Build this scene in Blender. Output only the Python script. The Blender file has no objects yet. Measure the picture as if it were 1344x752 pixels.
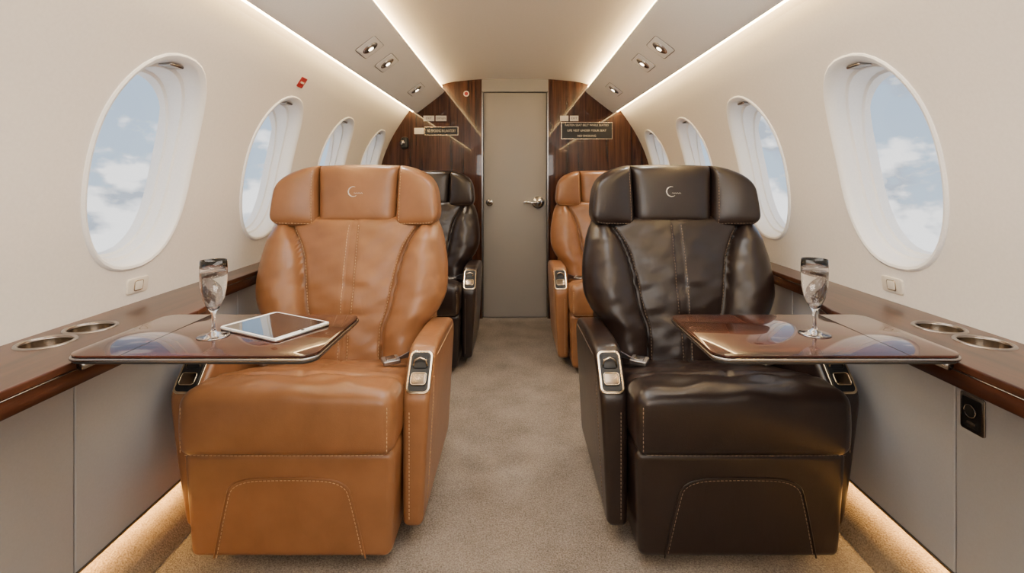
import bpy, bmesh, math, random
from mathutils import Vector, Matrix
random.seed(3)
D=bpy.data; C=bpy.context
scene=C.scene
FZ=0.04      # floor height
RY=3.76      # rear bulkhead
Y0,Y1=-1.035,3.805
# ------------------------------------------------------------------ materials
def mat(name):
    m=D.materials.new(name); m.use_nodes=True
    return m,m.node_tree.nodes,m.node_tree.links,m.node_tree.nodes['Principled BSDF']
def tex(n,l,scale=(1,1,1),coord='Object'):
    tc=n.new('ShaderNodeTexCoord'); mp=n.new('ShaderNodeMapping')
    l.new(tc.outputs[coord],mp.inputs[0]); mp.inputs['Scale'].default_value=scale
    return mp.outputs[0]
def simple(name,col,rough=.5,metal=0,coat=0,bump=0,bscale=200,emit=None,es=0,spec=.5):
    m,n,l,b=mat(name)
    b.inputs['Base Color'].default_value=(*col,1); b.inputs['Roughness'].default_value=rough
    b.inputs['Metallic'].default_value=metal; b.inputs['Coat Weight'].default_value=coat
    b.inputs['Specular IOR Level'].default_value=spec
    v=tex(n,l); nz=n.new('ShaderNodeTexNoise'); nz.inputs['Scale'].default_value=bscale; l.new(v,nz.inputs['Vector'])
    mx=n.new('ShaderNodeMix'); mx.data_type='RGBA'; mx.inputs[6].default_value=(*[c*.93 for c in col],1); mx.inputs[7].default_value=(*[min(1,c*1.05) for c in col],1)
    l.new(nz.outputs[0],mx.inputs[0]); l.new(mx.outputs[2],b.inputs['Base Color'])
    if bump:
        bp=n.new('ShaderNodeBump'); bp.inputs['Strength'].default_value=bump; bp.inputs['Distance'].default_value=.001
        l.new(nz.outputs[0],bp.inputs['Height']); l.new(bp.outputs[0],b.inputs['Normal'])
    if emit:
        b.inputs['Emission Color'].default_value=(*emit,1); b.inputs['Emission Strength'].default_value=es
    return m
def leather(name,c1,c2,rough,wrk):
    m,n,l,b=mat(name)
    v=tex(n,l)
    nz=n.new('ShaderNodeTexNoise'); nz.inputs['Scale'].default_value=9; nz.inputs['Detail'].default_value=5; l.new(v,nz.inputs['Vector'])
    cr=n.new('ShaderNodeValToRGB'); cr.color_ramp.elements[0].position=.3; cr.color_ramp.elements[1].position=.7
    cr.color_ramp.elements[0].color=(*c1,1); cr.color_ramp.elements[1].color=(*c2,1)
    l.new(nz.outputs[0],cr.inputs[0]); l.new(cr.outputs[0],b.inputs['Base Color'])
    v2=tex(n,l,(1.6,1.6,.8))
    wr=n.new('ShaderNodeTexNoise'); wr.inputs['Scale'].default_value=9; wr.inputs['Detail'].default_value=2; wr.inputs['Distortion'].default_value=1.0; l.new(v2,wr.inputs['Vector'])
    vo=n.new('ShaderNodeTexVoronoi'); vo.inputs['Scale'].default_value=420; l.new(v,vo.inputs['Vector'])
    b1=n.new('ShaderNodeBump'); b1.inputs['Strength'].default_value=wrk; b1.inputs['Distance'].default_value=.012; l.new(wr.outputs[0],b1.inputs['Height'])
    b2=n.new('ShaderNodeBump'); b2.inputs['Strength'].default_value=.25; b2.inputs['Distance'].default_value=.0006; l.new(vo.outputs[0],b2.inputs['Height'])
    l.new(b1.outputs[0],b2.inputs['Normal']); l.new(b2.outputs[0],b.inputs['Normal'])
    b.inputs['Roughness'].default_value=rough
    return m
def wood(name,c1,c2,rough,scale,coat=1.0,spec=.2):
    m,n,l,b=mat(name)
    v=tex(n,l,scale)
    nz=n.new('ShaderNodeTexNoise'); nz.inputs['Scale'].default_value=1; nz.inputs['Detail'].default_value=8; nz.inputs['Roughness'].default_value=.65; nz.inputs['Distortion'].default_value=.6
    l.new(v,nz.inputs['Vector'])
    cr=n.new('ShaderNodeValToRGB'); cr.color_ramp.elements[0].position=.36; cr.color_ramp.elements[1].position=.66
    cr.color_ramp.elements[0].color=(*c1,1); cr.color_ramp.elements[1].color=(*c2,1)
    l.new(nz.outputs[0],cr.inputs[0]); l.new(cr.outputs[0],b.inputs['Base Color'])
    b.inputs['Roughness'].default_value=rough; b.inputs['Coat Weight'].default_value=coat; b.inputs['Coat Roughness'].default_value=.03
    b.inputs['Specular IOR Level'].default_value=spec; b.inputs['Coat IOR'].default_value=1.40
    return m
def carpet(name,c1,c2):
    m,n,l,b=mat(name)
    v=tex(n,l)
    a=n.new('ShaderNodeTexNoise'); a.inputs['Scale'].default_value=230; a.inputs['Detail'].default_value=3; l.new(v,a.inputs['Vector'])
    g=n.new('ShaderNodeTexNoise'); g.inputs['Scale'].default_value=7; g.inputs['Detail'].default_value=4; l.new(v,g.inputs['Vector'])
    ad=n.new('ShaderNodeMath'); ad.operation='MULTIPLY_ADD'; l.new(a.outputs[0],ad.inputs[0]); ad.inputs[1].default_value=.7
    m2=n.new('ShaderNodeMath'); m2.operation='MULTIPLY'; l.new(g.outputs[0],m2.inputs[0]); m2.inputs[1].default_value=.3; l.new(m2.outputs[0],ad.inputs[2])
    cr=n.new('ShaderNodeValToRGB'); cr.color_ramp.elements[0].position=.35; cr.color_ramp.elements[1].position=.65
    cr.color_ramp.elements[0].color=(*c1,1); cr.color_ramp.elements[1].color=(*c2,1)
    l.new(ad.outputs[0],cr.inputs[0]); l.new(cr.outputs[0],b.inputs['Base Color'])
    bp=n.new('ShaderNodeBump'); bp.inputs['Strength'].default_value=.9; bp.inputs['Distance'].default_value=.005
    l.new(a.outputs[0],bp.inputs['Height']); l.new(bp.outputs[0],b.inputs['Normal'])
    b.inputs['Roughness'].default_value=.95; b.inputs['Specular IOR Level'].default_value=.1
    return m
M_wall=simple('wall_cream',(.80,.765,.72),.5,bscale=120,bump=.05)
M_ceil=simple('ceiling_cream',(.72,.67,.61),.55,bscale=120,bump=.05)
M_soff=simple('soffit',(.90,.89,.875),.5)
M_white=simple('window_white',(.95,.95,.945),.3)
M_grey=simple('panel_grey',(.38,.39,.415),.38)
M_door=simple('door_taupe',(.27,.25,.23),.38)
M_dark=simple('dark_gap',(.012,.011,.01),.5)
M_black=simple('black_plastic',(.010,.010,.011),.35,spec=.3)
M_chrome=simple('chrome',(.80,.78,.75),.18,metal=1)
M_buckle=simple('brushed_silver',(.36,.34,.33),.3,metal=.9)
M_gold=simple('champagne_metal',(.66,.54,.38),.2,metal=1)
M_bronze=simple('bronze_metal',(.24,.19,.14),.22,metal=1)
M_steel=simple('dark_steel',(.30,.28,.27),.25,metal=1)
M_silver=simple('silver_thread',(.66,.62,.56),.4,metal=.3)
M_ivory=simple('ivory_plastic',(.74,.69,.60),.4)
M_tan=leather('leather_tan',(.205,.090,.036),(.262,.118,.049),.31,.12)
M_brn=leather('leather_dark',(.0115,.0066,.0056),(.0170,.0102,.0088),.29,.07)
M_st_t=simple('stitch_tan',(.55,.36,.20),.7)
M_st_d=simple('stitch_dark',(.20,.14,.10),.7)
M_wood=wood('wood_ledge',(.016,.0052,.003),(.078,.027,.014),.3,(14,1.2,14),.5,.1)
M_table=wood('wood_table',(.009,.0024,.0016),(.078,.020,.010),.25,(2.0,34,8),1.0,.05)
M_bulk=wood('wood_bulkhead',(.016,.006,.0035),(.090,.033,.017),.25,(40,10,1.6),.7,.1)
M_carpet=carpet('carpet_beige',(.135,.112,.092),(.34,.295,.25))
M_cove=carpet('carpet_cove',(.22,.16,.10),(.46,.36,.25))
M_belt=simple('belt_grey',(.34,.30,.30),.6,bump=.4,bscale=500)
M_led=simple('led_warm',(1,.8,.5),.5,emit=(1,.70,.33),es=46)
M_led2=simple('led_warm_floor',(1,.8,.5),.5,emit=(1,.56,.16),es=55)
M_lamp=simple('lamp_lens',(1,.9,.8),.5,emit=(1,.82,.6),es=14)
M_red=simple('red_label',(.36,.02,.02),.4)
M_signtxt=simple('sign_text',(.70,.62,.48),.5)
M_screen=simple('screen_glass',(.02,.022,.025),.04,coat=1)
def glass(name,col,ior,rough=0):
    m,n,l,b=mat(name)
    b.inputs['Base Color'].default_value=(*col,1); b.inputs['Transmission Weight'].default_value=1
    b.inputs['Roughness'].default_value=rough; b.inputs['IOR'].default_value=ior
    return m
M_glass=glass('crystal',(1,1,1),1.45)
M_wine=glass('champagne',(1,.995,.985),1.10)
m,n,l,b=mat('window_pane'); n.remove(b)
tr=n.new('ShaderNodeBsdfTransparent'); gl=n.new('ShaderNodeBsdfGlossy'); gl.inputs['Roughness'].default_value=.02
mx=n.new('ShaderNodeMixShader'); mx.inputs[0].default_value=.03
l.new(tr.outputs[0],mx.inputs[1]); l.new(gl.outputs[0],mx.inputs[2]); l.new(mx.outputs[0],n['Material Output'].inputs[0]); M_pane=m
# ------------------------------------------------------------------ helpers
def link(o,parent=None):
    C.collection.objects.link(o)
    if parent: o.parent=parent
    return o
def empty(name,loc=(0,0,0),rot=(0,0,0)):
    e=D.objects.new(name,None); e.empty_display_size=.1; e.location=loc; e.rotation_euler=rot
    return link(e)
def obj(name,verts,faces,mats,parent=None,smooth=True,weld=False,fmats=None):
    me=D.meshes.new(name); me.from_pydata([tuple(v) for v in verts],[],faces)
    if not isinstance(mats,(list,tuple)): mats=[mats]
    for mm in mats: me.materials.append(mm)
    bm=bmesh.new(); bm.from_mesh(me)
    if weld: bmesh.ops.remove_doubles(bm,verts=bm.verts,dist=1e-5)
    bmesh.ops.recalc_face_normals(bm,faces=bm.faces)
    bm.to_mesh(me); bm.free()
    if smooth:
        for p in me.polygons: p.use_smooth=True
    o=D.objects.new(name,me)
    return link(o,parent)
def sharp(o,ang=35):
    me=o.data; bm=bmesh.new(); bm.from_mesh(me)
    for e in bm.edges:
        if len(e.link_faces)==2 and e.calc_face_angle(0)>math.radians(ang): e.smooth=False
    bm.to_mesh(me); bm.free(); return o
def rbox(name,c,s,r,m,parent=None,n=(6,6,6),fn=None):
    """rounded box centre c, size s"""
    h=[x/2 for x in s]; r=min(r,min(h)*.999)
    def samp(k):
        a=h[k]; L=[]
        ks=4
        for i in range(ks): L.append(-a+r*i/ks)
        for i in range(n[k]+1): L.append(-(a-r)+2*(a-r)*i/n[k])
        for i in range(1,ks+1): L.append(a-r+r*i/ks)
        return L
    S=[samp(0),samp(1),samp(2)]
    V=[];F=[]
    for ax in range(3):
        u,w=(ax+1)%3,(ax+2)%3
        for sg in (-1,1):
            base=len(V); nu,nw=len(S[u]),len(S[w])
            for a in S[u]:
                for b_ in S[w]:
                    p=[0,0,0]; p[ax]=sg*h[ax]; p[u]=a; p[w]=b_
                    q=[max(-(h[i]-r),min(h[i]-r,p[i])) for i in range(3)]
                    d=Vector([p[i]-q[i] for i in range(3)])
                    d=d.normalized()*r
                    P=Vector(q)+d+Vector(c)
                    V.append(P)
            for i in range(nu-1):
                for j in range(nw-1):
                    a0=base+i*nw+j
                    F.append((a0,a0+nw,a0+nw+1,a0+1))
    if fn: V=[Vector(fn(*v)) for v in V]
    return obj(name,V,F,m,parent,weld=True)
def box(name,c,s,m,parent=None,bev=0):
    if bev: return rbox(name,c,s,bev,m,parent,n=(1,1,1))
    x,y,z=[a/2 for a in s]
    V=[(c[0]+i*x,c[1]+j*y,c[2]+k*z) for i in(-1,1) for j in(-1,1) for k in(-1,1)]
    F=[(0,1,3,2),(4,6,7,5),(0,4,5,1),(2,3,7,6),(0,2,6,4),(1,5,7,3)]
    return obj(name,V,F,m,parent,smooth=False)
def chaikin(P,it=2,closed=True):
    for _ in range(it):
        Q=[];n_=len(P)
        rng=range(n_) if closed else range(n_-1)
        if not closed: Q.append(P[0])
        for i in rng:
            a,b_=Vector(P[i]),Vector(P[(i+1)%n_])
            Q.append(a*.75+b_*.25); Q.append(a*.25+b_*.75)
        if not closed: Q.append(P[-1])
        P=Q
    return P
def prism(name,pts,mapf,d0,d1,m,parent=None,bev=0,seg=3,fn=None):
    """extrude closed 2D pts; mapf(a,b,d)->xyz"""
    bm=bmesh.new()
    A=[bm.verts.new(mapf(p[0],p[1],d0)) for p in pts]
    B=[bm.verts.new(mapf(p[0],p[1],d1)) for p in pts]
    f0=bm.faces.new(A); f1=bm.faces.new(B[::-1]); N=len(pts)
    for i in range(N): bm.faces.new((A[i],B[i],B[(i+1)%N],A[(i+1)%N]))
    bmesh.ops.recalc_face_normals(bm,faces=bm.faces)
    if bev:
        ed=list(set(list(f0.edges)+list(f1.edges)))
        bmesh.ops.bevel(bm,geom=ed,offset=bev,segments=seg,profile=.5,affect='EDGES')
    if fn:
        for v in bm.verts: v.co=Vector(fn(*v.co))
    for f in bm.faces: f.smooth=True
    me=D.meshes.new(name); bm.to_mesh(me); bm.free(); me.materials.append(m)
    o=D.objects.new(name,me); link(o,parent); return sharp(o,40)
def tube(name,pts,r,m,parent=None,closed=False,seg=8,flat=None):
    V=[];F=[];N=len(pts); P=[Vector(p) for p in pts]
    up=Vector((0,0,1))
    for i in range(N):
        a=P[i-1] if (i>0 or closed) else P[0]; b_=P[(i+1)%N] if (i<N-1 or closed) else P[-1]
        t=(b_-a).normalized()
        u=up if abs(t.dot(up))<.95 else Vector((0,1,0))
        s=t.cross(u).normalized(); w=s.cross(t).normalized()
        rr=r(i/(N-1)) if callable(r) else r
        for k in range(seg):
            an=2*math.pi*k/seg
            V.append(P[i]+s*math.cos(an)*rr*(flat[0] if flat else 1)+w*math.sin(an)*rr*(flat[1] if flat else 1))
    rng=N if closed else N-1
    for i in range(rng):
        for k in range(seg):
            F.append((i*seg+k,i*seg+(k+1)%seg,((i+1)%N)*seg+(k+1)%seg,((i+1)%N)*seg+k))
    if not closed:
        F.append(tuple(range(seg))); F.append(tuple((N-1)*seg+k for k in range(seg)))
    return obj(name,V,F,m,parent)
def lathe(name,prof,m,parent=None,seg=40,loc=(0,0,0)):
    V=[];F=[]
    for (r,z) in prof:
        for k in range(seg):
            a=2*math.pi*k/seg; V.append((loc[0]+r*math.cos(a),loc[1]+r*math.sin(a),loc[2]+z))
    for i in range(len(prof)-1):
        for k in range(seg):
            F.append((i*seg+k,i*seg+(k+1)%seg,(i+1)*seg+(k+1)%seg,(i+1)*seg+k))
    return obj(name,V,F,m,parent,weld=True)
def rrect(w,h,r,seg=6):
    P=[]
    for cx,cy,a0 in((w/2-r,h/2-r,0),(-w/2+r,h/2-r,90),(-w/2+r,-h/2+r,180),(w/2-r,-h/2+r,270)):
        for i in range(seg+1):
            a=math.radians(a0+90*i/seg); P.append((cx+r*math.cos(a),cy+r*math.sin(a)))
    return P
def frame_map(o,ex,ey,ez):
    o,ex,ey,ez=Vector(o),Vector(ex).normalized(),Vector(ey).normalized(),Vector(ez).normalized()
    return lambda a,b_,d: o+ex*a+ey*b_+ez*d
def stitches(name,poly,m,parent,step=.011,ln=.007,r=.0011,off=Vector((0,0,0))):
    P=[Vector(p)+off for p in poly]; L=[0]
    for i in range(1,len(P)): L.append(L[-1]+(P[i]-P[i-1]).length)
    def at(s):
        for i in range(1,len(P)):
            if s<=L[i]: 
                t=(s-L[i-1])/max(1e-9,L[i]-L[i-1]); return P[i-1].lerp(P[i],t)
        return P[-1]
    V=[];F=[]; s=0
    while s+ln<L[-1]:
        a,b_=at(s),at(s+ln); t=(b_-a).normalized(); u=t.cross(Vector((0,1,.3))).normalized(); w=t.cross(u)
        k=len(V)
        for q in(a,b_):
            for sx,sy in((1,0),(0,1),(-1,0),(0,-1)): V.append(q+u*r*sx+w*r*sy)
        for j in range(4): F.append((k+j,k+(j+1)%4,k+4+(j+1)%4,k+4+j))
        F+= [(k,k+1,k+2,k+3),(k+7,k+6,k+5,k+4)]
        s+=step
    return obj(name,V,F,m,parent)
def interp(T,x):
    if x<=T[0][0]: return T[0][1]
    for i in range(1,len(T)):
        if x<=T[i][0]:
            t=(x-T[i-1][0])/(T[i][0]-T[i-1][0])
            p0=T[max(0,i-2)][1];p1=T[i-1][1];p2=T[i][1];p3=T[min(len(T)-1,i+1)][1]
            return .5*((2*p1)+(-p0+p2)*t+(2*p0-5*p1+4*p2-p3)*t*t+(-p0+3*p1-3*p2+p3)*t**3)
    return T[-1][1]
def text(name,s,loc,size,m,parent,rot=(math.pi/2,0,0),ext=.0004):
    cu=D.curves.new(name,'FONT'); cu.body=s; cu.size=size; cu.extrude=ext; cu.align_x='CENTER'; cu.align_y='CENTER'
    cu.materials.append(m); o=D.objects.new(name,cu); o.location=loc; o.rotation_euler=rot
    return link(o,parent)
# ------------------------------------------------------------------ fuselage profile
PR=[(1.085,.68),(1.083,.76),(1.074,.86),(1.06,.96),(1.045,1.06),(1.027,1.16),(1.0,1.26),(.965,1.35),(.92,1.44),(.87,1.52),(.815,1.60),(.75,1.68),(.65,1.765),(.53,1.825),(.38,1.848),(.2,1.862),(0,1.867)]
def cr_poly(P,k=6):
    out=[]
    for i in range(len(P)-1):
        p0=P[max(0,i-1)];p1=P[i];p2=P[i+1];p3=P[min(len(P)-1,i+2)]
        for j in range(k):
            t=j/k
            out.append(tuple(.5*((2*p1[a])+(-p0[a]+p2[a])*t+(2*p0[a]-5*p1[a]+4*p2[a]-p3[a])*t*t+(-p0[a]+3*p1[a]-3*p2[a]+p3[a])*t**3) for a in(0,1)))
    out.append(P[-1]); return out
PD=cr_poly(PR)
def profx(h):
    for i in range(1,len(PD)):
        if h<=PD[i][1]:
            t=(h-PD[i-1][1])/(PD[i][1]-PD[i-1][1]); return PD[i-1][0]*(1-t)+PD[i][0]*t
    return 0
WC=[1.385+.69*k for k in range(-3,4)]; HC=1.145; WA,WB=.182,.285; HLO,HHI=.79,1.495
cell=[];hw=.345
ys=[-hw+2*hw*i/16 for i in range(17)]; hs=[HLO+(HHI-HLO)*i/24 for i in range(25)]
for y in ys: cell.append((y,HLO))
for h in hs[1:]: cell.append((hw,h))
for y in ys[::-1][1:]: cell.append((y,HHI))
for h in hs[::-1][1:-1]: cell.append((-hw,h))
hole=[]
for (y,h) in cell:
    th=math.atan2((h-HC)/WB,y/WA); 
    c,s=math.cos(th),math.sin(th)
    k=(abs(c)**2.4+abs(s)**2.4)**(-1/2.4)
    hole.append((WA*c*k,WB*s*k))
NP=len(cell)
def wallside(sx,nm):
    V=[];F=[]
    def add(y,h): V.append((sx*profx(h),y,h)); return len(V)-1
    NR=8
    for c in WC:
        rings=[]
        for r in range(NR+1):
            t=r/NR; t=t**1.3
            rings.append([add(c+hole[i][0]*(1-t)+cell[i][0]*t, (HC+hole[i][1])*(1-t)+cell[i][1]*t) for i in range(NP)])
        for r in range(NR):
            for i in range(NP):
                j=(i+1)%NP; F.append((rings[r][i],rings[r][j],rings[r+1][j],rings[r+1][i]))
    for hh in ([.68,.72,.755,HLO],[HHI,1.52,1.55,1.58,1.60]):
        for c in WC:
            for i in range(16):
                for k in range(len(hh)-1):
                    F.append((add(c+ys[i],hh[k]),add(c+ys[i+1],hh[k]),add(c+ys[i+1],hh[k+1]),add(c+ys[i],hh[k+1])))
    o=obj(nm,V,F,M_wall,weld=True); return o
wallside(-1,'wall_left'); wallside(1,'wall_right')
# ceiling
cp=[p for p in PD if p[1]>=1.5999]; cp=[(profx(1.60),1.60)]+[p for p in cp if p[1]>1.6005]
full=cp+[(-x,z) for x,z in cp[::-1][1:]]
V=[];F=[];NY=30
for j in range(NY+1):
    for x,z in full: V.append((x,Y0+(Y1-Y0)*j/NY,z))
k=len(full)
for j in range(NY):
    for i in range(k-1): F.append((j*k+i,j*k+i+1,(j+1)*k+i+1,(j+1)*k+i))
obj('ceiling',V,F,M_ceil)
# windows
wi=1
rings=[(-.003,-.014),(-.006,-.009),(-.004,-.002),(.004,.004),(.022,.008),(.044,.011),(.046,.020),(.072,.023),(.074,.031),(.10,.034)]
for sx in(-1,1):
    for c in WC:
        V=[];F=[]
        V.extend((sx*profx(HC+hole[i][1]*(1+.015/WB)),c+hole[i][0]*(1+.015/WA),HC+hole[i][1]*(1+.015/WB)) for i in range(NP))
        for dx,sh in rings:
            for i in range(NP):
                ka=1-sh/WA; kb=1-sh/WB
                h=HC+hole[i][1]*kb
                xb=profx(h)+dx
                if dx>.05:
                    xl=1.125-.18*(h-.83)*.55; f=(dx-.05)/.05; xb=xb*(1-f)+max(xb,xl)*f
                V.append((sx*xb,c+hole[i][0]*ka,h))
        nr=len(rings)+1
        for r in range(nr-1):
            for i in range(NP):
                j=(i+1)%NP; F.append((r*NP+i,r*NP+j,(r+1)*NP+j,(r+1)*NP+i))
        cidx=len(V); lastr=(nr-1)*NP
        V.append((sx*1.12,c,HC))
        for i in range(NP): F.append((lastr+i,lastr+(i+1)%NP,cidx))
        o=obj('window_%d'%wi,V,F,[M_white,M_pane])
        for p in o.data.polygons:
            if cidx in p.vertices: p.material_index=1
        sharp(o,38)
        rbox('shade_handle',(sx*.985,c+.0,1.417),(.085,.055,.010),.0045,M_steel,o,n=(1,1,1))
        wi+=1
# ------------------------------------------------------------------ floor, coves, panels
box('floor',(0,(Y0+Y1)/2,FZ-.02),(2.1,Y1-Y0,.04),M_carpet)
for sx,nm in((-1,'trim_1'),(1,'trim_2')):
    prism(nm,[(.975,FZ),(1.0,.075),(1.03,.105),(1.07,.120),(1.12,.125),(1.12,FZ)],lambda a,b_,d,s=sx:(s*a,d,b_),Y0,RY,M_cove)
for sx,nm in((-1,'wall_lower_left'),(1,'wall_lower_right')):
    e=empty(nm)
    cuts=[Y0,-.2,.52,1.172,1.86,2.55,3.2,RY-.002] 
    for a,b_ in zip(cuts[:-1],cuts[1:]):
        box('panel',(sx*1.052,(a+b_)/2,.432),(.02,b_-a-.004,.534),M_grey,e,bev=.003)
    box('backing',(sx*1.068,(Y0+RY)/2,.44),(.012,RY-Y0,.50),M_dark,e)
    box('lip',(sx*1.052,(Y0+RY)/2,.163),(.026,RY-Y0,.006),M_steel,e)
    s=empty('led_strip_light')
    box('strip',(sx*1.068,(Y0+RY)/2,.150),(.012,RY-Y0-.02,.006),M_led2,s)
# outlet
e=empty('power_outlet')
fm_=frame_map((1.042,1.125,.567),(0,-1,0),(0,0,1),(-1,0,0))
prism('plate',rrect(.06,.085,.006),fm_,0,.004,M_steel,e,bev=.001)
prism('inset',rrect(.046,.068,.005),fm_,.004,.0055,M_black,e)
prism('socket',[(.013*math.cos(t*math.pi/12),.013*math.sin(t*math.pi/12)+.006) for t in range(24)],fm_,.0055,.009,M_dark,e,bev=.001)
tube('socket_ring',[fm_(.014*math.cos(t*math.pi/12),.014*math.sin(t*math.pi/12)+.006,.009) for t in range(24)],.0012,M_steel,e,closed=True)
prism('latch',rrect(.02,.006,.002),frame_map((1.042,1.125,.545),(0,-1,0),(0,0,1),(-1,0,0)),.0055,.0075,M_chrome,e)
# ------------------------------------------------------------------ side ledges
def bool_cut(o,cutters):
    for c_ in cutters:
        md=o.modifiers.new('b','BOOLEAN'); md.object=c_; md.operation='DIFFERENCE'; md.solver='EXACT'
    C.view_layer.update()
    dg=C.evaluated_depsgraph_get(); me=D.meshes.new_from_object(o.evaluated_get(dg)); o.modifiers.clear(); o.data=me
    for c_ in cutters: D.objects.remove(c_)
LT=.75
for sx in(-1,1):
    e=empty('side_ledge')
    outl=[(.845,Y0),(.845,1.32),(.86,1.40),(.965,1.56),(.985,1.64),(.985,RY-.002),(1.082,RY-.002),(1.082,Y0)]
    top=prism('ledge_top',outl,lambda a,b_,d,s=sx:(s*a,b_,d),.734,LT,M_wood,e,bev=.003,seg=2)
    for p in top.data.polygons: p.use_smooth=False
    cyl=[]
    cups=[(1.005,1.062),(1.0,1.168)]
    for cx,cy in cups:
        cyl.append(prism('cut',[(cx+.044*math.cos(t*math.pi/20),cy+.044*math.sin(t*math.pi/20)) for t in range(40)],lambda a,b_,d,s=sx:(s*a,b_,d),.70,.80,M_dark))
    bool_cut(top,cyl)
    for cx,cy in cups:
        lathe('cup_holder',[(.0,-.040),(.038,-.040),(.041,-.036),(.0435,-.003)],M_bronze,e,loc=(sx*cx,cy,LT))
        lathe('cup_rim',[(.0435,-.003),(.0445,.0015),(.048,.003),(.052,.0018),(.053,.0002)],M_steel,e,loc=(sx*cx,cy,LT))
    fl=[(.845,Y0),(.845,1.32),(.86,1.40),(.965,1.56),(.985,1.64),(.985,RY-.002)]
    inner=[(a+.02,b_) for a,b_ in fl][::-1]
    prism('fascia',fl+inner,lambda a,b_,d,s=sx:(s*a,b_,d),.702,.7335,M_wood,e,bev=.002,seg=2)
    prism('underside',outl,lambda a,b_,d,s=sx:(s*(a+.003 if a<1 else a),b_,d),.7005,.704,M_dark,e)
    tube('metal_inlay',[(sx*(a-.001),b_,.7335) for a,b_ in fl],.0014,M_steel,e,seg=6)
# wall switches
for sx in(-1,1):
    e=empty('wall_switch')
    x=profx(.80)
    g=frame_map((sx*x,1.414,.798),(0,1,0),(.12*sx*-1,0,1),(-sx,0,-.12))
    prism('plate',rrect(.078,.044,.008),g,-.004,.005,M_ivory,e,bev=.002)
    prism('button',rrect(.028,.024,.004),g,.005,.008,M_ivory,e,bev=.001)
    tube('button_ring',[g(a,b_,.006) for a,b_ in rrect(.032,.028,.005)],.0010,M_gold,e,closed=True,seg=6)
# ------------------------------------------------------------------ soffits + LEDs + downlights
for sx in(-1,1):
    nm='trim_3' if sx<0 else 'trim_4'
    low=cr_poly([(.535,1.768),(.56,1.742),(.65,1.672),(.725,1.615),(.75,1.600)],4)
    upp=[(.762,1.606),(.758,1.618),(.735,1.63),(.66,1.69),(.57,1.762),(.552,1.782),(.542,1.784)]
    prism(nm,low+upp,lambda a,b_,d,s=sx:(s*a,d,b_),Y0,RY-.001,M_soff)
    e=empty('led_strip_light')
    box('strip_inner',(sx*.556,(Y0+RY)/2,1.795),(.012,RY-Y0-.02,.010),M_led,e)
    box('strip_outer',(sx*.775,(Y0+RY)/2,1.613),(.008,RY-Y0-.02,.008),M_led,e)
    ex=Vector((sx*.75-sx*.56,0,1.600-1.742)).normalized(); ez=Vector((ex.z*sx,0,-ex.x*sx)); 
    if ez.z>0: ez=-ez
    for yy,wd in((2.18,.10),(2.47,.10),(3.2,.10),(.9,.1),(1.3,.1)):
        d=empty('reading_light')
        o_=Vector((sx*.640,yy,1.680))
        g=frame_map(o_,ex,(0,1,0),ez)
        prism('bezel',rrect(.100,wd+.05,.012),g,-.003,.004,M_soff,d,bev=.0015)
        tube('bezel_gap',[g(a,b_,.002) for a,b_ in rrect(.104,wd+.054,.013)],.0012,M_steel,d,closed=True,seg=6)
        for rr,dd,mm in((.038,.0055,M_chrome),(.032,.007,M_chrome),(.024,.010,M_bronze),(.018,.0105,M_chrome)):
            prism('ring',[(rr*math.cos(t*math.pi/14),rr*math.sin(t*math.pi/14)) for t in range(28)],g,.002,dd,mm,d,bev=.001)
        prism('lens',[(.012*math.cos(t*math.pi/10),.012*math.sin(t*math.pi/10)) for t in range(20)],g,.010,.0115,M_lamp,d)
        L=D.lights.new('reading_spot','SPOT'); L.energy=12 if yy>2 else 4; L.color=(1,.91,.80); L.spot_size=math.radians(95); L.spot_blend=.8; L.shadow_soft_size=.02
        lo=D.objects.new('lamp',L); lo.location=g(0,0,.02); lo.rotation_euler=(0,sx*math.radians(20),0); link(lo,d)
# ------------------------------------------------------------------ rear bulkhead
DW=.253; DT=1.765
pa=[p for p in PD if p[0]>DW]
ceilz=lambda x: next((PD[i-1][1]+(PD[i][1]-PD[i-1][1])*(PD[i-1][0]-x)/(PD[i-1][0]-PD[i][0]) for i in range(1,len(PD)) if PD[i][0]<=x<=PD[i-1][0]),1.867)
e=empty('wall_back')
for sx in(-1,1):
    poly=[(DW,FZ),(1.09,FZ)]+pa+[(DW,ceilz(DW))]
    prism('wood_panel',poly,lambda a,b_,d,s=sx:(s*a,d,b_),RY,RY+.04,M_bulk,e)
poly=[(-DW,DT),(DW,DT)]+[(x,ceilz(abs(x))) for x in (DW,.12,0,-.12,-DW)]
prism('lintel',poly,lambda a,b_,d:(a,d,b_),RY+.004,RY+.06,M_door,e)
box('backing',(0,RY+.09,.95),(2.3,.02,1.9),M_dark,e)
for sx in (-1,1): box('jamb',(sx*(DW-.004),RY+.022,(FZ+DT)/2),(.008,.05,DT-FZ),M_steel,e)
d=empty('door_1')
box('slab',(0,RY+.045,(FZ+DT)/2),(2*DW-.022,.03,DT-FZ-.01),M_door,d,bev=.003)
hz=1.1-.031*5.75
tube('handle_rose',[(.175,RY+.03,hz),(.175,RY+.012,hz)],.046,M_chrome,d,seg=24)
tube('lever',[(.175,RY+.01,hz),(.175,RY-.03,hz),(.155,RY-.040,hz),(.065,RY-.040,hz+.004)],.013,M_chrome,d,seg=12)
tube('keyhole',[(-.195,RY+.03,hz),(-.195,RY+.018,hz)],.028,M_chrome,d,seg=24)
tube('key_core',[(-.195,RY+.02,hz),(-.195,RY+.012,hz)],.013,M_steel,d,seg=16)
for x in(-.10,.14): box('hinge_pin',(x,RY+.02,DT+.05),(.012,.01,.04),M_steel,d)
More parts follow.
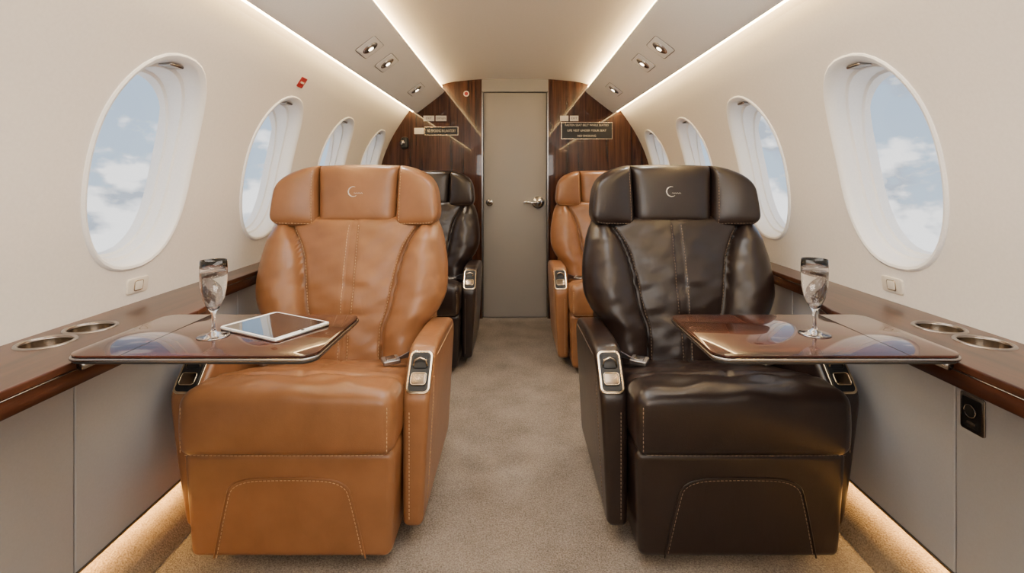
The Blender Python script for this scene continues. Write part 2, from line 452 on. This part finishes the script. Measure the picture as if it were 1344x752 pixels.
# signs
def sign(px0,px1,py0,py1,m,txt=None,nm='placard',tm=None,border=False):
    s=RY/650
    x0,x1=(px0-676)*s,(px1-676)*s; z0,z1=1.1-(py1-235)*s,1.1-(py0-235)*s
    e=empty(nm)
    box('plate',((x0+x1)/2,RY-.004,(z0+z1)/2),(x1-x0,.008,z1-z0),m,e)
    if border: box('border',((x0+x1)/2,RY-.003,(z0+z1)/2),(x1-x0+.006,.006,z1-z0+.006),M_gold,e)
    if txt:
        for i,t in enumerate(txt):
            o=text('lettering',t,((x0+x1)/2,RY-.0086,z1-(i+.5)*(z1-z0)/len(txt)),(z1-z0)/len(txt)*.55,tm or M_signtxt,e)
            C.view_layer.update()
            if o.dimensions.x>(x1-x0)*.86: o.scale=((x1-x0)*.86/o.dimensions.x,1,1)
    return e
sign(558,601,167,177,M_black,['NO SMOKING IN LAVATORY'],border=True)
sign(544,556.5,168,176,M_ivory)
sign(556,570,152,159,M_ivory,['EXIT'],tm=M_black); sign(572,586,152,159,M_ivory,['OXYGEN'],tm=M_black)
sign(737,803,161,182,M_black,['FASTEN SEAT BELT WHILE SEATED','LIFE VEST UNDER YOUR SEAT','NO SMOKING'],border=True)
sign(735,746,152,159,M_ivory); sign(748,759,152,159,M_ivory,['EXIT'],tm=M_black)
e=empty('warning_sticker'); s=RY/650
prism('disc',[(.022*math.cos(t*math.pi/12),.022*math.sin(t*math.pi/12)) for t in range(24)],frame_map(((612-676)*s,RY,1.1+112*s),(1,0,0),(0,0,1),(0,-1,0)),0,.002,M_signtxt,e)
prism('mark',[(.014*math.cos(t*math.pi/12),.014*math.sin(t*math.pi/12)) for t in range(24)],frame_map(((612-676)*s,RY,1.1+112*s),(1,0,0),(0,0,1),(0,-1,0)),.002,.003,M_red,e)
e=empty('wall_speaker')  # small black speaker on the bulkhead
rbox('body',((532-676)*s,RY-.02,1.1+47*s),(.055,.04,.09),.018,M_black,e)
tube('knob',[((530-676)*s,RY-.03,1.1+47*s),((530-676)*s,RY-.055,1.1+47*s)],.018,M_steel,e,seg=16)
# exit label on left wall
hx=1.50
g=frame_map((-profx(hx),2.05,hx),(0,1,0),(.55,0,.84),(.84,0,-.55))
e=empty('emergency_label'); prism('plate',rrect(.05,.045,.004),g,-.002,.003,M_red,e)
prism('stripe',rrect(.03,.008,.002),g,.003,.004,M_signtxt,e); 
# front bulkhead
poly=[(-1.09,FZ),(1.09,FZ)]+PD+[(-x,z) for x,z in PD[::-1][1:]]
prism('wall_front',poly,lambda a,b_,d:(a,d,b_),Y0-.03,Y0,M_wall)
# ------------------------------------------------------------------ seats
def pillow(name,pos,yc,tf,tb,m,parent,nu=40,nv=40,pu=6,pv=6,eu=3.,ev=3.):
    def edge(u,v):
        a=max(0,1-abs(u)**pu)**(1/eu)
        w=2*v-1
        b_=max(0,1-abs(w)**pv)**(1/ev)
        return a*b_
    us=[math.sin(math.pi/2*(-1+2*i/nu)) for i in range(nu+1)]
    vs=[.5+.5*math.sin(math.pi/2*(-1+2*j/nv)) for j in range(nv+1)]
    V=[];F=[]
    for side,tt in((-1,tf),(1,tb)):
        b0=len(V)
        for v in vs:
            for u in us:
                x,z=pos(u,v); V.append((x,yc(x,z)+side*tt(u,v)*edge(u,v),z))
        k=nu+1
        for j in range(nv):
            for i in range(nu): F.append((b0+j*k+i,b0+j*k+i+1,b0+(j+1)*k+i+1,b0+(j+1)*k+i))
    o=obj(name,V,F,m,parent,weld=True)
    return o,(lambda u,v:Vector((pos(u,v)[0],yc(*pos(u,v))-tf(u,v)*edge(u,v),pos(u,v)[1])))
def fbm(x,y,s=1):
    return (math.sin(x*1.7+y*2.3+s)+math.sin(x*3.1-y*1.9+s*2.1)*.6+math.sin(-x*2.2+y*5.3+s*.7)*.4)/2
def seat(loc,mL,mS,aisle):
    e=empty('airplane_seat',loc)
    def fb(x,y,z):
        t=(z-.07)/.29
        k=.955+.045*t
        return (x*k, y+(.012*(1-t) if y<.1 else 0), z)
    rbox('base_skirt',(0,.295,.217),(.572,.53,.294),.022,mL,e,n=(10,10,6),fn=fb)
    box('pedestal',(0,.36,.065),(.42,.38,.05),M_black,e,bev=.006)
    A=chaikin([(-.205,.074),(-.175,.22),(-.155,.292),(0,.297),(.155,.292),(.175,.22),(.205,.074)],3,closed=False)
    fy=lambda x,z:.030+.012*(1-(z-.07)/.29)-.0012
    pts=[(a[0],fy(*a),a[1]) for a in A]
    tube('skirt_seam',pts,.0024,mL,e,seg=8)
    stitches('skirt_stitching',[(p[0]*.965,p[1]+.0003,(p[2]-.1)*.965+.1) for p in pts],mS,e)
    # seat cushion
    def fc(x,y,z):
        top=max(0,(z-.44)/.09); hx=x/.288
        z2=z
        z2+=top*(.018*(1-min(1,abs(hx))**2.5)) - top*.120*max(0,(y-.12)/.45)
        z2-=top*.014*math.exp(-((y-.115-.03*hx*hx)/.012)**2)
        if abs(hx)<1: z2-=top*.008*math.exp(-((x)/.008)**2)*(1 if y>.1 else 0)
        z2+=top*.005*fbm(x*16,y*20,1)*(1-abs(hx)**4 if abs(hx)<1 else 0)
        front=max(0,(.06-y)/.06)
        y2=y-front*.014*math.cos(min(1,abs((z-.445)/.09))*math.pi/2)*(1-.5*hx*hx)
        return (x*(1+.012*math.cos((z-.445)/.09*1.5)),y2,z2)
    rbox('seat_cushion',(0,.28,.445),(.572,.55,.172),.034,mL,e,n=(44,40,8),fn=fc)
    stitches('cushion_stitching',[(-.262+.524*i/30,.0045+.003*abs(-1+2*i/30)**4,.371) for i in range(31)],mS,e)
    for sx in(-1,1):
        stitches('corner_stitching',[(sx*.272,.004,.38+.12*i/10) for i in range(11)],mS,e)
    # arms
    ap=[(.16,.098),(.125,.098),(.116,.125),(.112,.30),(.112,.44),(.113,.470),(.130,.500),(.200,.580),(.235,.597),(.45,.590),(.60,.574),(.66,.546),(.688,.50),(.69,.44),(.69,.14),(.68,.098),(.64,.098)]
    ap2=chaikin(ap,2)
    for sx in(-1,1):
        outer=(sx!=aisle)
        W_=.398 if outer else .372; tp=.062 if outer else .028
        def fa(x,y,z,s=sx):
            t=max(0,min(1,(z-.10)/.5)); a=x*s
            if a>.32: a-=tp*(1-t)
            if outer and z>.49 and a>.32: a-=.022*min(1,(z-.49)/.10)
            return (a*s,y,z)
        prism('armrest',ap2,lambda a,b_,d:(d,a,b_),sx*.2865,sx*W_,mL,e,bev=.018,seg=5,fn=fa)
        ey=Vector((0,.075,.09)).normalized(); ez=Vector((0,-.09,.075)).normalized(); 
        px=.340 if outer else .3295
        g=frame_map((sx*px,.1585,.532),(1,0,0),ey,ez)
        prism('control_frame',rrect(.070,.126,.018),g,-.012,.004,M_gold,e,bev=.002)
        prism('control_inset',rrect(.058,.113,.013),g,.003,.0048,M_black,e)
        gu=frame_map(g(0,.026,0),(1,0,0),ey,ez); gl_=frame_map(g(0,-.022,0),(1,0,0),ey,ez)
        prism('control_latch',rrect(.044,.036,.008),gu,.004,.007,M_black,e,bev=.002)
        tube('latch_handle',[gu(-.020,-.012,.006),gu(-.017,.004,.014),gu(0,.010,.017),gu(.017,.004,.014),gu(.020,-.012,.006)],.0030,M_gold,e,seg=8)
        prism('control_button',rrect(.044,.034,.008),gl_,.004,.009,M_bronze,e,bev=.003)
        tube('button_rim',[gl_(a,b_,.009) for a,b_ in rrect(.044,.034,.008)],.0014,M_gold,e,closed=True,seg=6)
        if not outer:
            stitches('arm_stitching',[(sx*(W_-tp*(1-(z-.10)/.5)+.0006),.175+.02*math.sin(z*5),z) for z in [.13+.39*i/20 for i in range(21)]],mS,e)
            stitches('arm_stitching',[(sx*(W_-tp*(1-(z-.10)/.5)+.0006),y_,z) for y_,z in [(.23+.40*i/20,.560-.02*i/20) for i in range(21)]],mS,e)
            stitches('arm_stitching',[(sx*.308,.1112,.13+.31*i/20) for i in range(21)],mS,e)
    # backrest
    HW=[(.36,.275),(.50,.278),(.57,.290),(.62,.328),(.68,.352),(.78,.352),(.87,.336),(.92,.318),(.955,.29)]
    UB=[(.36,.50),(.55,.47),(.66,.465),(.74,.49),(.81,.54),(.87,.63),(.92,.76),(.955,.90)]
    z0,z1=.355,.955
    pos=lambda u,v:(u*interp(HW,z0+(z1-z0)*v),z0+(z1-z0)*v)
    yc=lambda x,z:.515+.235*(z-.375)-.02*math.sin((z-z0)/.60*math.pi)
    def tf(u,v):
        z=z0+(z1-z0)*v; ub=interp(UB,z); a=abs(u)
        t=.055
        if a>ub:
            s_=(a-ub)/(1-ub+1e-6); t+=.060*math.sin(math.pi*min(1,s_*.85+.05))**.7*min(1,(1-ub)/.35)
        else: t+=.014*math.cos(math.pi/2*a/ub)
        t-=.028*math.exp(-((a-ub)/.022)**2)
        t-=.009*math.exp(-((a-.035)/.011)**2)
        t+=.0025*fbm(u*7,v*16,2)
        if z<.62: t+=.012*math.sin(math.pi*(z-z0)/(.62-z0))*max(0,1-a/ub)
        t-=.006*math.exp(-((z-.60-.03*a)/.014)**2)*max(0,1-a/ub)**.5
        t-=.004*math.exp(-((z-.71+.06*a)/.018)**2)*max(0,1-a/ub)
        return t
    bo,S=pillow('backrest',pos,yc,tf,lambda u,v:.055,mL,e,nu=120,nv=100,pu=8,pv=16,eu=3,ev=4)
    off=Vector((0,-.0012,0))
    for sg in(-1,1):
        stitches('seam_stitching',[S(sg*(interp(UB,z0+(z1-z0)*v)-.04),v) for v in [.08+.86*i/50 for i in range(51)]],mS,e,off=off)
        stitches('centre_stitching',[S(sg*.058,v) for v in [.08+.88*i/50 for i in range(51)]],mS,e,off=off)
    # headrest
    yh=lambda x,z:.666+.10*(z-.93)-.22*max(0,abs(x)-.14)
    ho,SH=pillow('headrest_centre',lambda u,v:(u*(.157-.010*(1-v)),.916+v*(.241-.004*u*u)),yh,lambda u,v:.074+.006*math.cos(u*1.5)*math.sin(math.pi*v)**.5-.003*math.exp(-((v-.1)/.02)**2),lambda u,v:.05,mL,e,nu=36,nv=30,pu=10,pv=9,eu=4,ev=3.2)
    for sx in(-1,1):
        def pw(u,v,s=sx):
            zt=1.154-.012*v-.046*v**2.2; zb=.912+.010*v
            rnd=max(0,1-v**12)**.33
            zc=(zt+zb)/2; hh=(zt-zb)/2*rnd
            z=zc+u*hh
            x=.148+.010*(z-.92)/.24+(.172-.034*max(0,(z-.95)/.2)**1.3)*v
            return (s*x,z)
        wo,SW=pillow('headrest_wing',pw,yh,lambda u,v:.076+.012*math.sin(math.pi*v)*math.cos(u*1.2),lambda u,v:.045,mL,e,nu=34,nv=38,pu=9,pv=14,eu=3.2,ev=3.6)
        stitches('wing_stitching',[SW(u,.10) for u in [-.85+1.7*i/30 for i in range(31)]],mS,e,off=off)
        stitches('wing_stitching',[SW(-.86,v) for v in [.1+.8*i/30 for i in range(31)]],mS,e,off=off)
    stitches('head_stitching',[SH(u,.05) for u in [-.9+1.8*i/30 for i in range(31)]],mS,e,off=off)
    rbox('back_shell',(0,.68,.64),(.60,.05,.60),.024,mL,e,n=(8,2,8),fn=lambda x,y,z:(x,y+.22*(z-.64),z))
    # embroidered crescent emblem
    cy=lambda x,z:SH(0,(z-.916)/.241).y-.0005
    arc=[(.019*math.cos(math.radians(a))-.010,.019*math.sin(math.radians(a))+1.052) for a in range(70,311,12)]
    tube('emblem_crescent',[(a,cy(a,b_),b_) for a,b_ in arc],lambda t:.0005+.0022*math.sin(math.pi*t),M_silver,e,seg=6)
    tube('emblem_script',[(-.008+.034*i/14,cy(0,1.045),1.046+.0020*math.sin(i*1.7)) for i in range(15)],.0007,M_silver,e,seg=6)
    # seat belts
    for sx in(aisle,-aisle):
        P=[(sx*.262,.56,.43),(sx*.270,.48,.478),(sx*.262,.41,.502),(sx*.240,.36,.508),(sx*.212,.32,.504)]
        P=chaikin([Vector(p) for p in P],2,closed=False)
        V=[];F=[]
        for i,p in enumerate(P):
            t=(P[min(i+1,len(P)-1)]-P[max(0,i-1)]).normalized(); sd=t.cross(Vector((sx*-.9,-.2,.8))).normalized()*.022
            V+= [p-sd,p+sd,p+sd+Vector((0,0,.003)),p-sd+Vector((0,0,.003))]
        for i in range(len(P)-1):
            for k_ in range(4): F.append((i*4+k_,i*4+(k_+1)%4,i*4+4+(k_+1)%4,i*4+4+k_))
        F+=[(0,1,2,3),tuple(len(V)-4+q for q in range(4))]
        obj('seat_belt',V,F,M_belt,e,smooth=False)
        g=frame_map((sx*.206,.310,.508),(.85*sx,.5,.0),(-.5*sx,.85,.15),(0,-.17,1))
        prism('belt_buckle',rrect(.056,.042,.006),g,-.004,.010,M_buckle,e,bev=.003)
        prism('buckle_flap',rrect(.032,.030,.004),g,.010,.013,M_steel,e,bev=.0015)
    return e
seat((-.61,1.30,0),M_tan,M_st_t,1)
seat((.61,1.30,0),M_brn,M_st_d,-1)
seat((-.585,2.64,0),M_brn,M_st_d,1)
seat((.585,2.64,0),M_tan,M_st_t,-1)
# ------------------------------------------------------------------ tables
TZ=.769
for sx in(-1,1):
    e=empty('folding_table')
    x0,x1,y0,y1=.374,.852,.925,1.215
    def outline(ins,r):
        w,h=x1-x0-2*ins,y1-y0-2*ins; 
        return [(a+(x0+x1)/2,b_+(y0+y1)/2) for a,b_ in rrect(w,h,r,8)]
    mp=lambda a,b_,d,s=sx:(s*a,b_,d)
    prism('table_top',outline(.003,.030),mp,TZ-.005,TZ,M_table,e,bev=.0015,seg=2)
    prism('table_edge',outline(0,.032),mp,TZ-.012,TZ-.0052,M_steel,e,bev=.0025,seg=3)
    prism('table_underside',outline(.005,.028),mp,TZ-.0175,TZ-.0122,M_dark,e,bev=.002,seg=2)
    box('leaf_seam',(sx*.742,(y0+y1)/2,TZ+.0001),(.0014,y1-y0-.008,.0006),M_dark,e)
    box('support_rail',(sx*.74,1.07,TZ-.026),(.19,.05,.014),M_steel,e,bev=.003)
    tube('hinge',[(sx*.833,.95,TZ-.027),(sx*.833,1.19,TZ-.027)],.009,M_steel,e,seg=14)
# flutes
for sx in(-1,1):
    X,Y=(-.635,1.043) if sx<0 else (.640,1.058)
    e=empty('champagne_flute',(X,Y,TZ+.0003))
    out=[(0,0),(.030,0),(.0315,.0008),(.030,.002),(.016,.0045),(.006,.009),(.0038,.016),(.0034,.033),(.0038,.046),(.007,.053),(.014,.064),(.0205,.080),(.0245,.100),(.0262,.125),(.0262,.143),(.0252,.160)]
    inn=[(.0244,.160),(.0253,.143),(.0253,.125),(.0236,.100),(.0196,.081),(.0130,.066),(.006,.057),(0,.055)]
    lathe('glass',out+inn,M_glass,e,seg=48)
    lathe('champagne_liquid',[(0,.0547),(.0063,.0567),(.0134,.0656),(.0200,.0806),(.0240,.1000),(.0257,.125),(.0257,.135),(0,.135)],M_wine,e,seg=48)
    V=[];F=[]
    for i in range(90):
        z=.066+.066*random.random(); rm=interp([(.056,.004),(.066,.010),(.082,.016),(.10,.020),(.15,.022)],z); a=random.random()*6.28; r_=rm*math.sqrt(random.random()); q=.0004+.0005*random.random()
        c_=Vector((r_*math.cos(a),r_*math.sin(a),z)); k=len(V)
        V+= [c_+Vector(d_)*q for d_ in((1,0,0),(-1,0,0),(0,1,0),(0,-1,0),(0,0,1),(0,0,-1))]
        F+= [(k+a_,k+b_,k+c2) for a_,b_,c2 in((0,2,4),(2,1,4),(1,3,4),(3,0,4),(2,0,5),(1,2,5),(3,1,5),(0,3,5))]
    obj('bubbles',V,F,M_white,e)
# tablet
e=empty('tablet_computer',(-.534,1.105,TZ+.0005),(0,0,math.radians(-28)))
mp=lambda a,b_,d:(a,b_,d)
prism('body',rrect(.192,.142,.010),mp,0,.006,M_chrome,e,bev=.002,seg=3)
prism('bezel',rrect(.189,.139,.009),mp,.006,.0066,M_white,e)
prism('screen',rrect(.168,.130,.002),mp,.0066,.0070,M_screen,e)
prism('home_button',[(.0035*math.cos(t*math.pi/8)+.0885,.0035*math.sin(t*math.pi/8)) for t in range(16)],mp,.0066,.0072,M_dark,e)
# ------------------------------------------------------------------ world: sky with cumulus clouds
w=D.worlds.new('sky'); scene.world=w; w.use_nodes=True; n=w.node_tree.nodes; l=w.node_tree.links; n.clear()
out=n.new('ShaderNodeOutputWorld'); bg=n.new('ShaderNodeBackground'); l.new(bg.outputs[0],out.inputs[0])
tc=n.new('ShaderNodeTexCoord'); sp=n.new('ShaderNodeSeparateXYZ'); l.new(tc.outputs['Generated'],sp.inputs[0])
def cloudnoise(off):
    mp_=n.new('ShaderNodeMapping'); mp_.inputs['Scale'].default_value=(1,1,1.6); mp_.inputs['Location'].default_value=off; l.new(tc.outputs['Generated'],mp_.inputs[0])
    z=n.new('ShaderNodeTexNoise'); z.inputs['Scale'].default_value=5.2; z.inputs['Detail'].default_value=9; z.inputs['Roughness'].default_value=.54; z.inputs['Distortion'].default_value=.12; l.new(mp_.outputs[0],z.inputs['Vector']); return z.outputs[0]
def mth(op,a,b_,c=None):
    q=n.new('ShaderNodeMath'); q.operation=op
    for i,v in enumerate((a,b_,c)):
        if v is None: continue
        if isinstance(v,(int,float)): q.inputs[i].default_value=v
        else: l.new(v,q.inputs[i])
    return q.outputs[0]
n1=cloudnoise((.3,1.1,.2)); n2=cloudnoise((.3,1.1,.2+.06))
mr=n.new('ShaderNodeMapRange'); mr.inputs[1].default_value=-.14; mr.inputs[2].default_value=.12; mr.inputs[3].default_value=.15; mr.inputs[4].default_value=-.07; l.new(sp.outputs[2],mr.inputs[0])
cov=mth('ADD',n1,mr.outputs[0])
r1=n.new('ShaderNodeMapRange'); r1.interpolation_type='SMOOTHSTEP'; r1.inputs[1].default_value=.465; r1.inputs[2].default_value=.535; l.new(cov,r1.inputs[0])
emb=mth('SUBTRACT',n1,n2)
r2=n.new('ShaderNodeValToRGB'); r2.color_ramp.elements[0].position=.36; r2.color_ramp.elements[1].position=.58
r2.color_ramp.elements[0].color=(.36,.41,.48,1); r2.color_ramp.elements[1].color=(1,1,1,1)
l.new(mth('MULTIPLY_ADD',emb,2.6,.5),r2.inputs[0])
r3=n.new('ShaderNodeValToRGB'); r3.color_ramp.elements[0].position=.47; r3.color_ramp.elements[1].position=.75
r3.color_ramp.elements[0].color=(.43,.53,.64,1); r3.color_ramp.elements[1].color=(.25,.37,.54,1)
l.new(mth('MULTIPLY_ADD',sp.outputs[2],.5,.5),r3.inputs[0])
mx=n.new('ShaderNodeMix'); mx.data_type='RGBA'; l.new(r1.outputs[0],mx.inputs[0]); l.new(r3.outputs[0],mx.inputs[6]); l.new(r2.outputs[0],mx.inputs[7])
l.new(mx.outputs[2],bg.inputs[0]); bg.inputs[1].default_value=1.9
# ------------------------------------------------------------------ lights
def area(name,loc,rot,sx_,sy_,p,col=(1,.97,.925)):
    L=D.lights.new(name,'AREA'); L.shape='RECTANGLE'; L.size=sx_; L.size_y=sy_; L.energy=p; L.color=col
    o=D.objects.new(name,L); o.location=loc; o.rotation_euler=rot; link(o); return o
area('ceiling_fill',(0,1.0,1.84),(0,0,0),.7,1.4,20)  # added overhead fill, no ceiling fixture behind it
area('front_fill',(0,-.90,1.30),(math.radians(108),0,0),1.3,.45,18)  # added frontal fill behind the camera, tilted up to lift soffits and ceiling
# ------------------------------------------------------------------ camera
cam=D.cameras.new('camera'); co=D.objects.new('camera',cam); link(co)
co.location=(0,0,1.1); co.rotation_euler=(math.pi/2,0,0)
cam.sensor_fit='HORIZONTAL'; cam.sensor_width=36; cam.lens=650/1344*36
cam.shift_y=-141/1344; cam.shift_x=-4/1344; cam.clip_start=.02
scene.camera=co
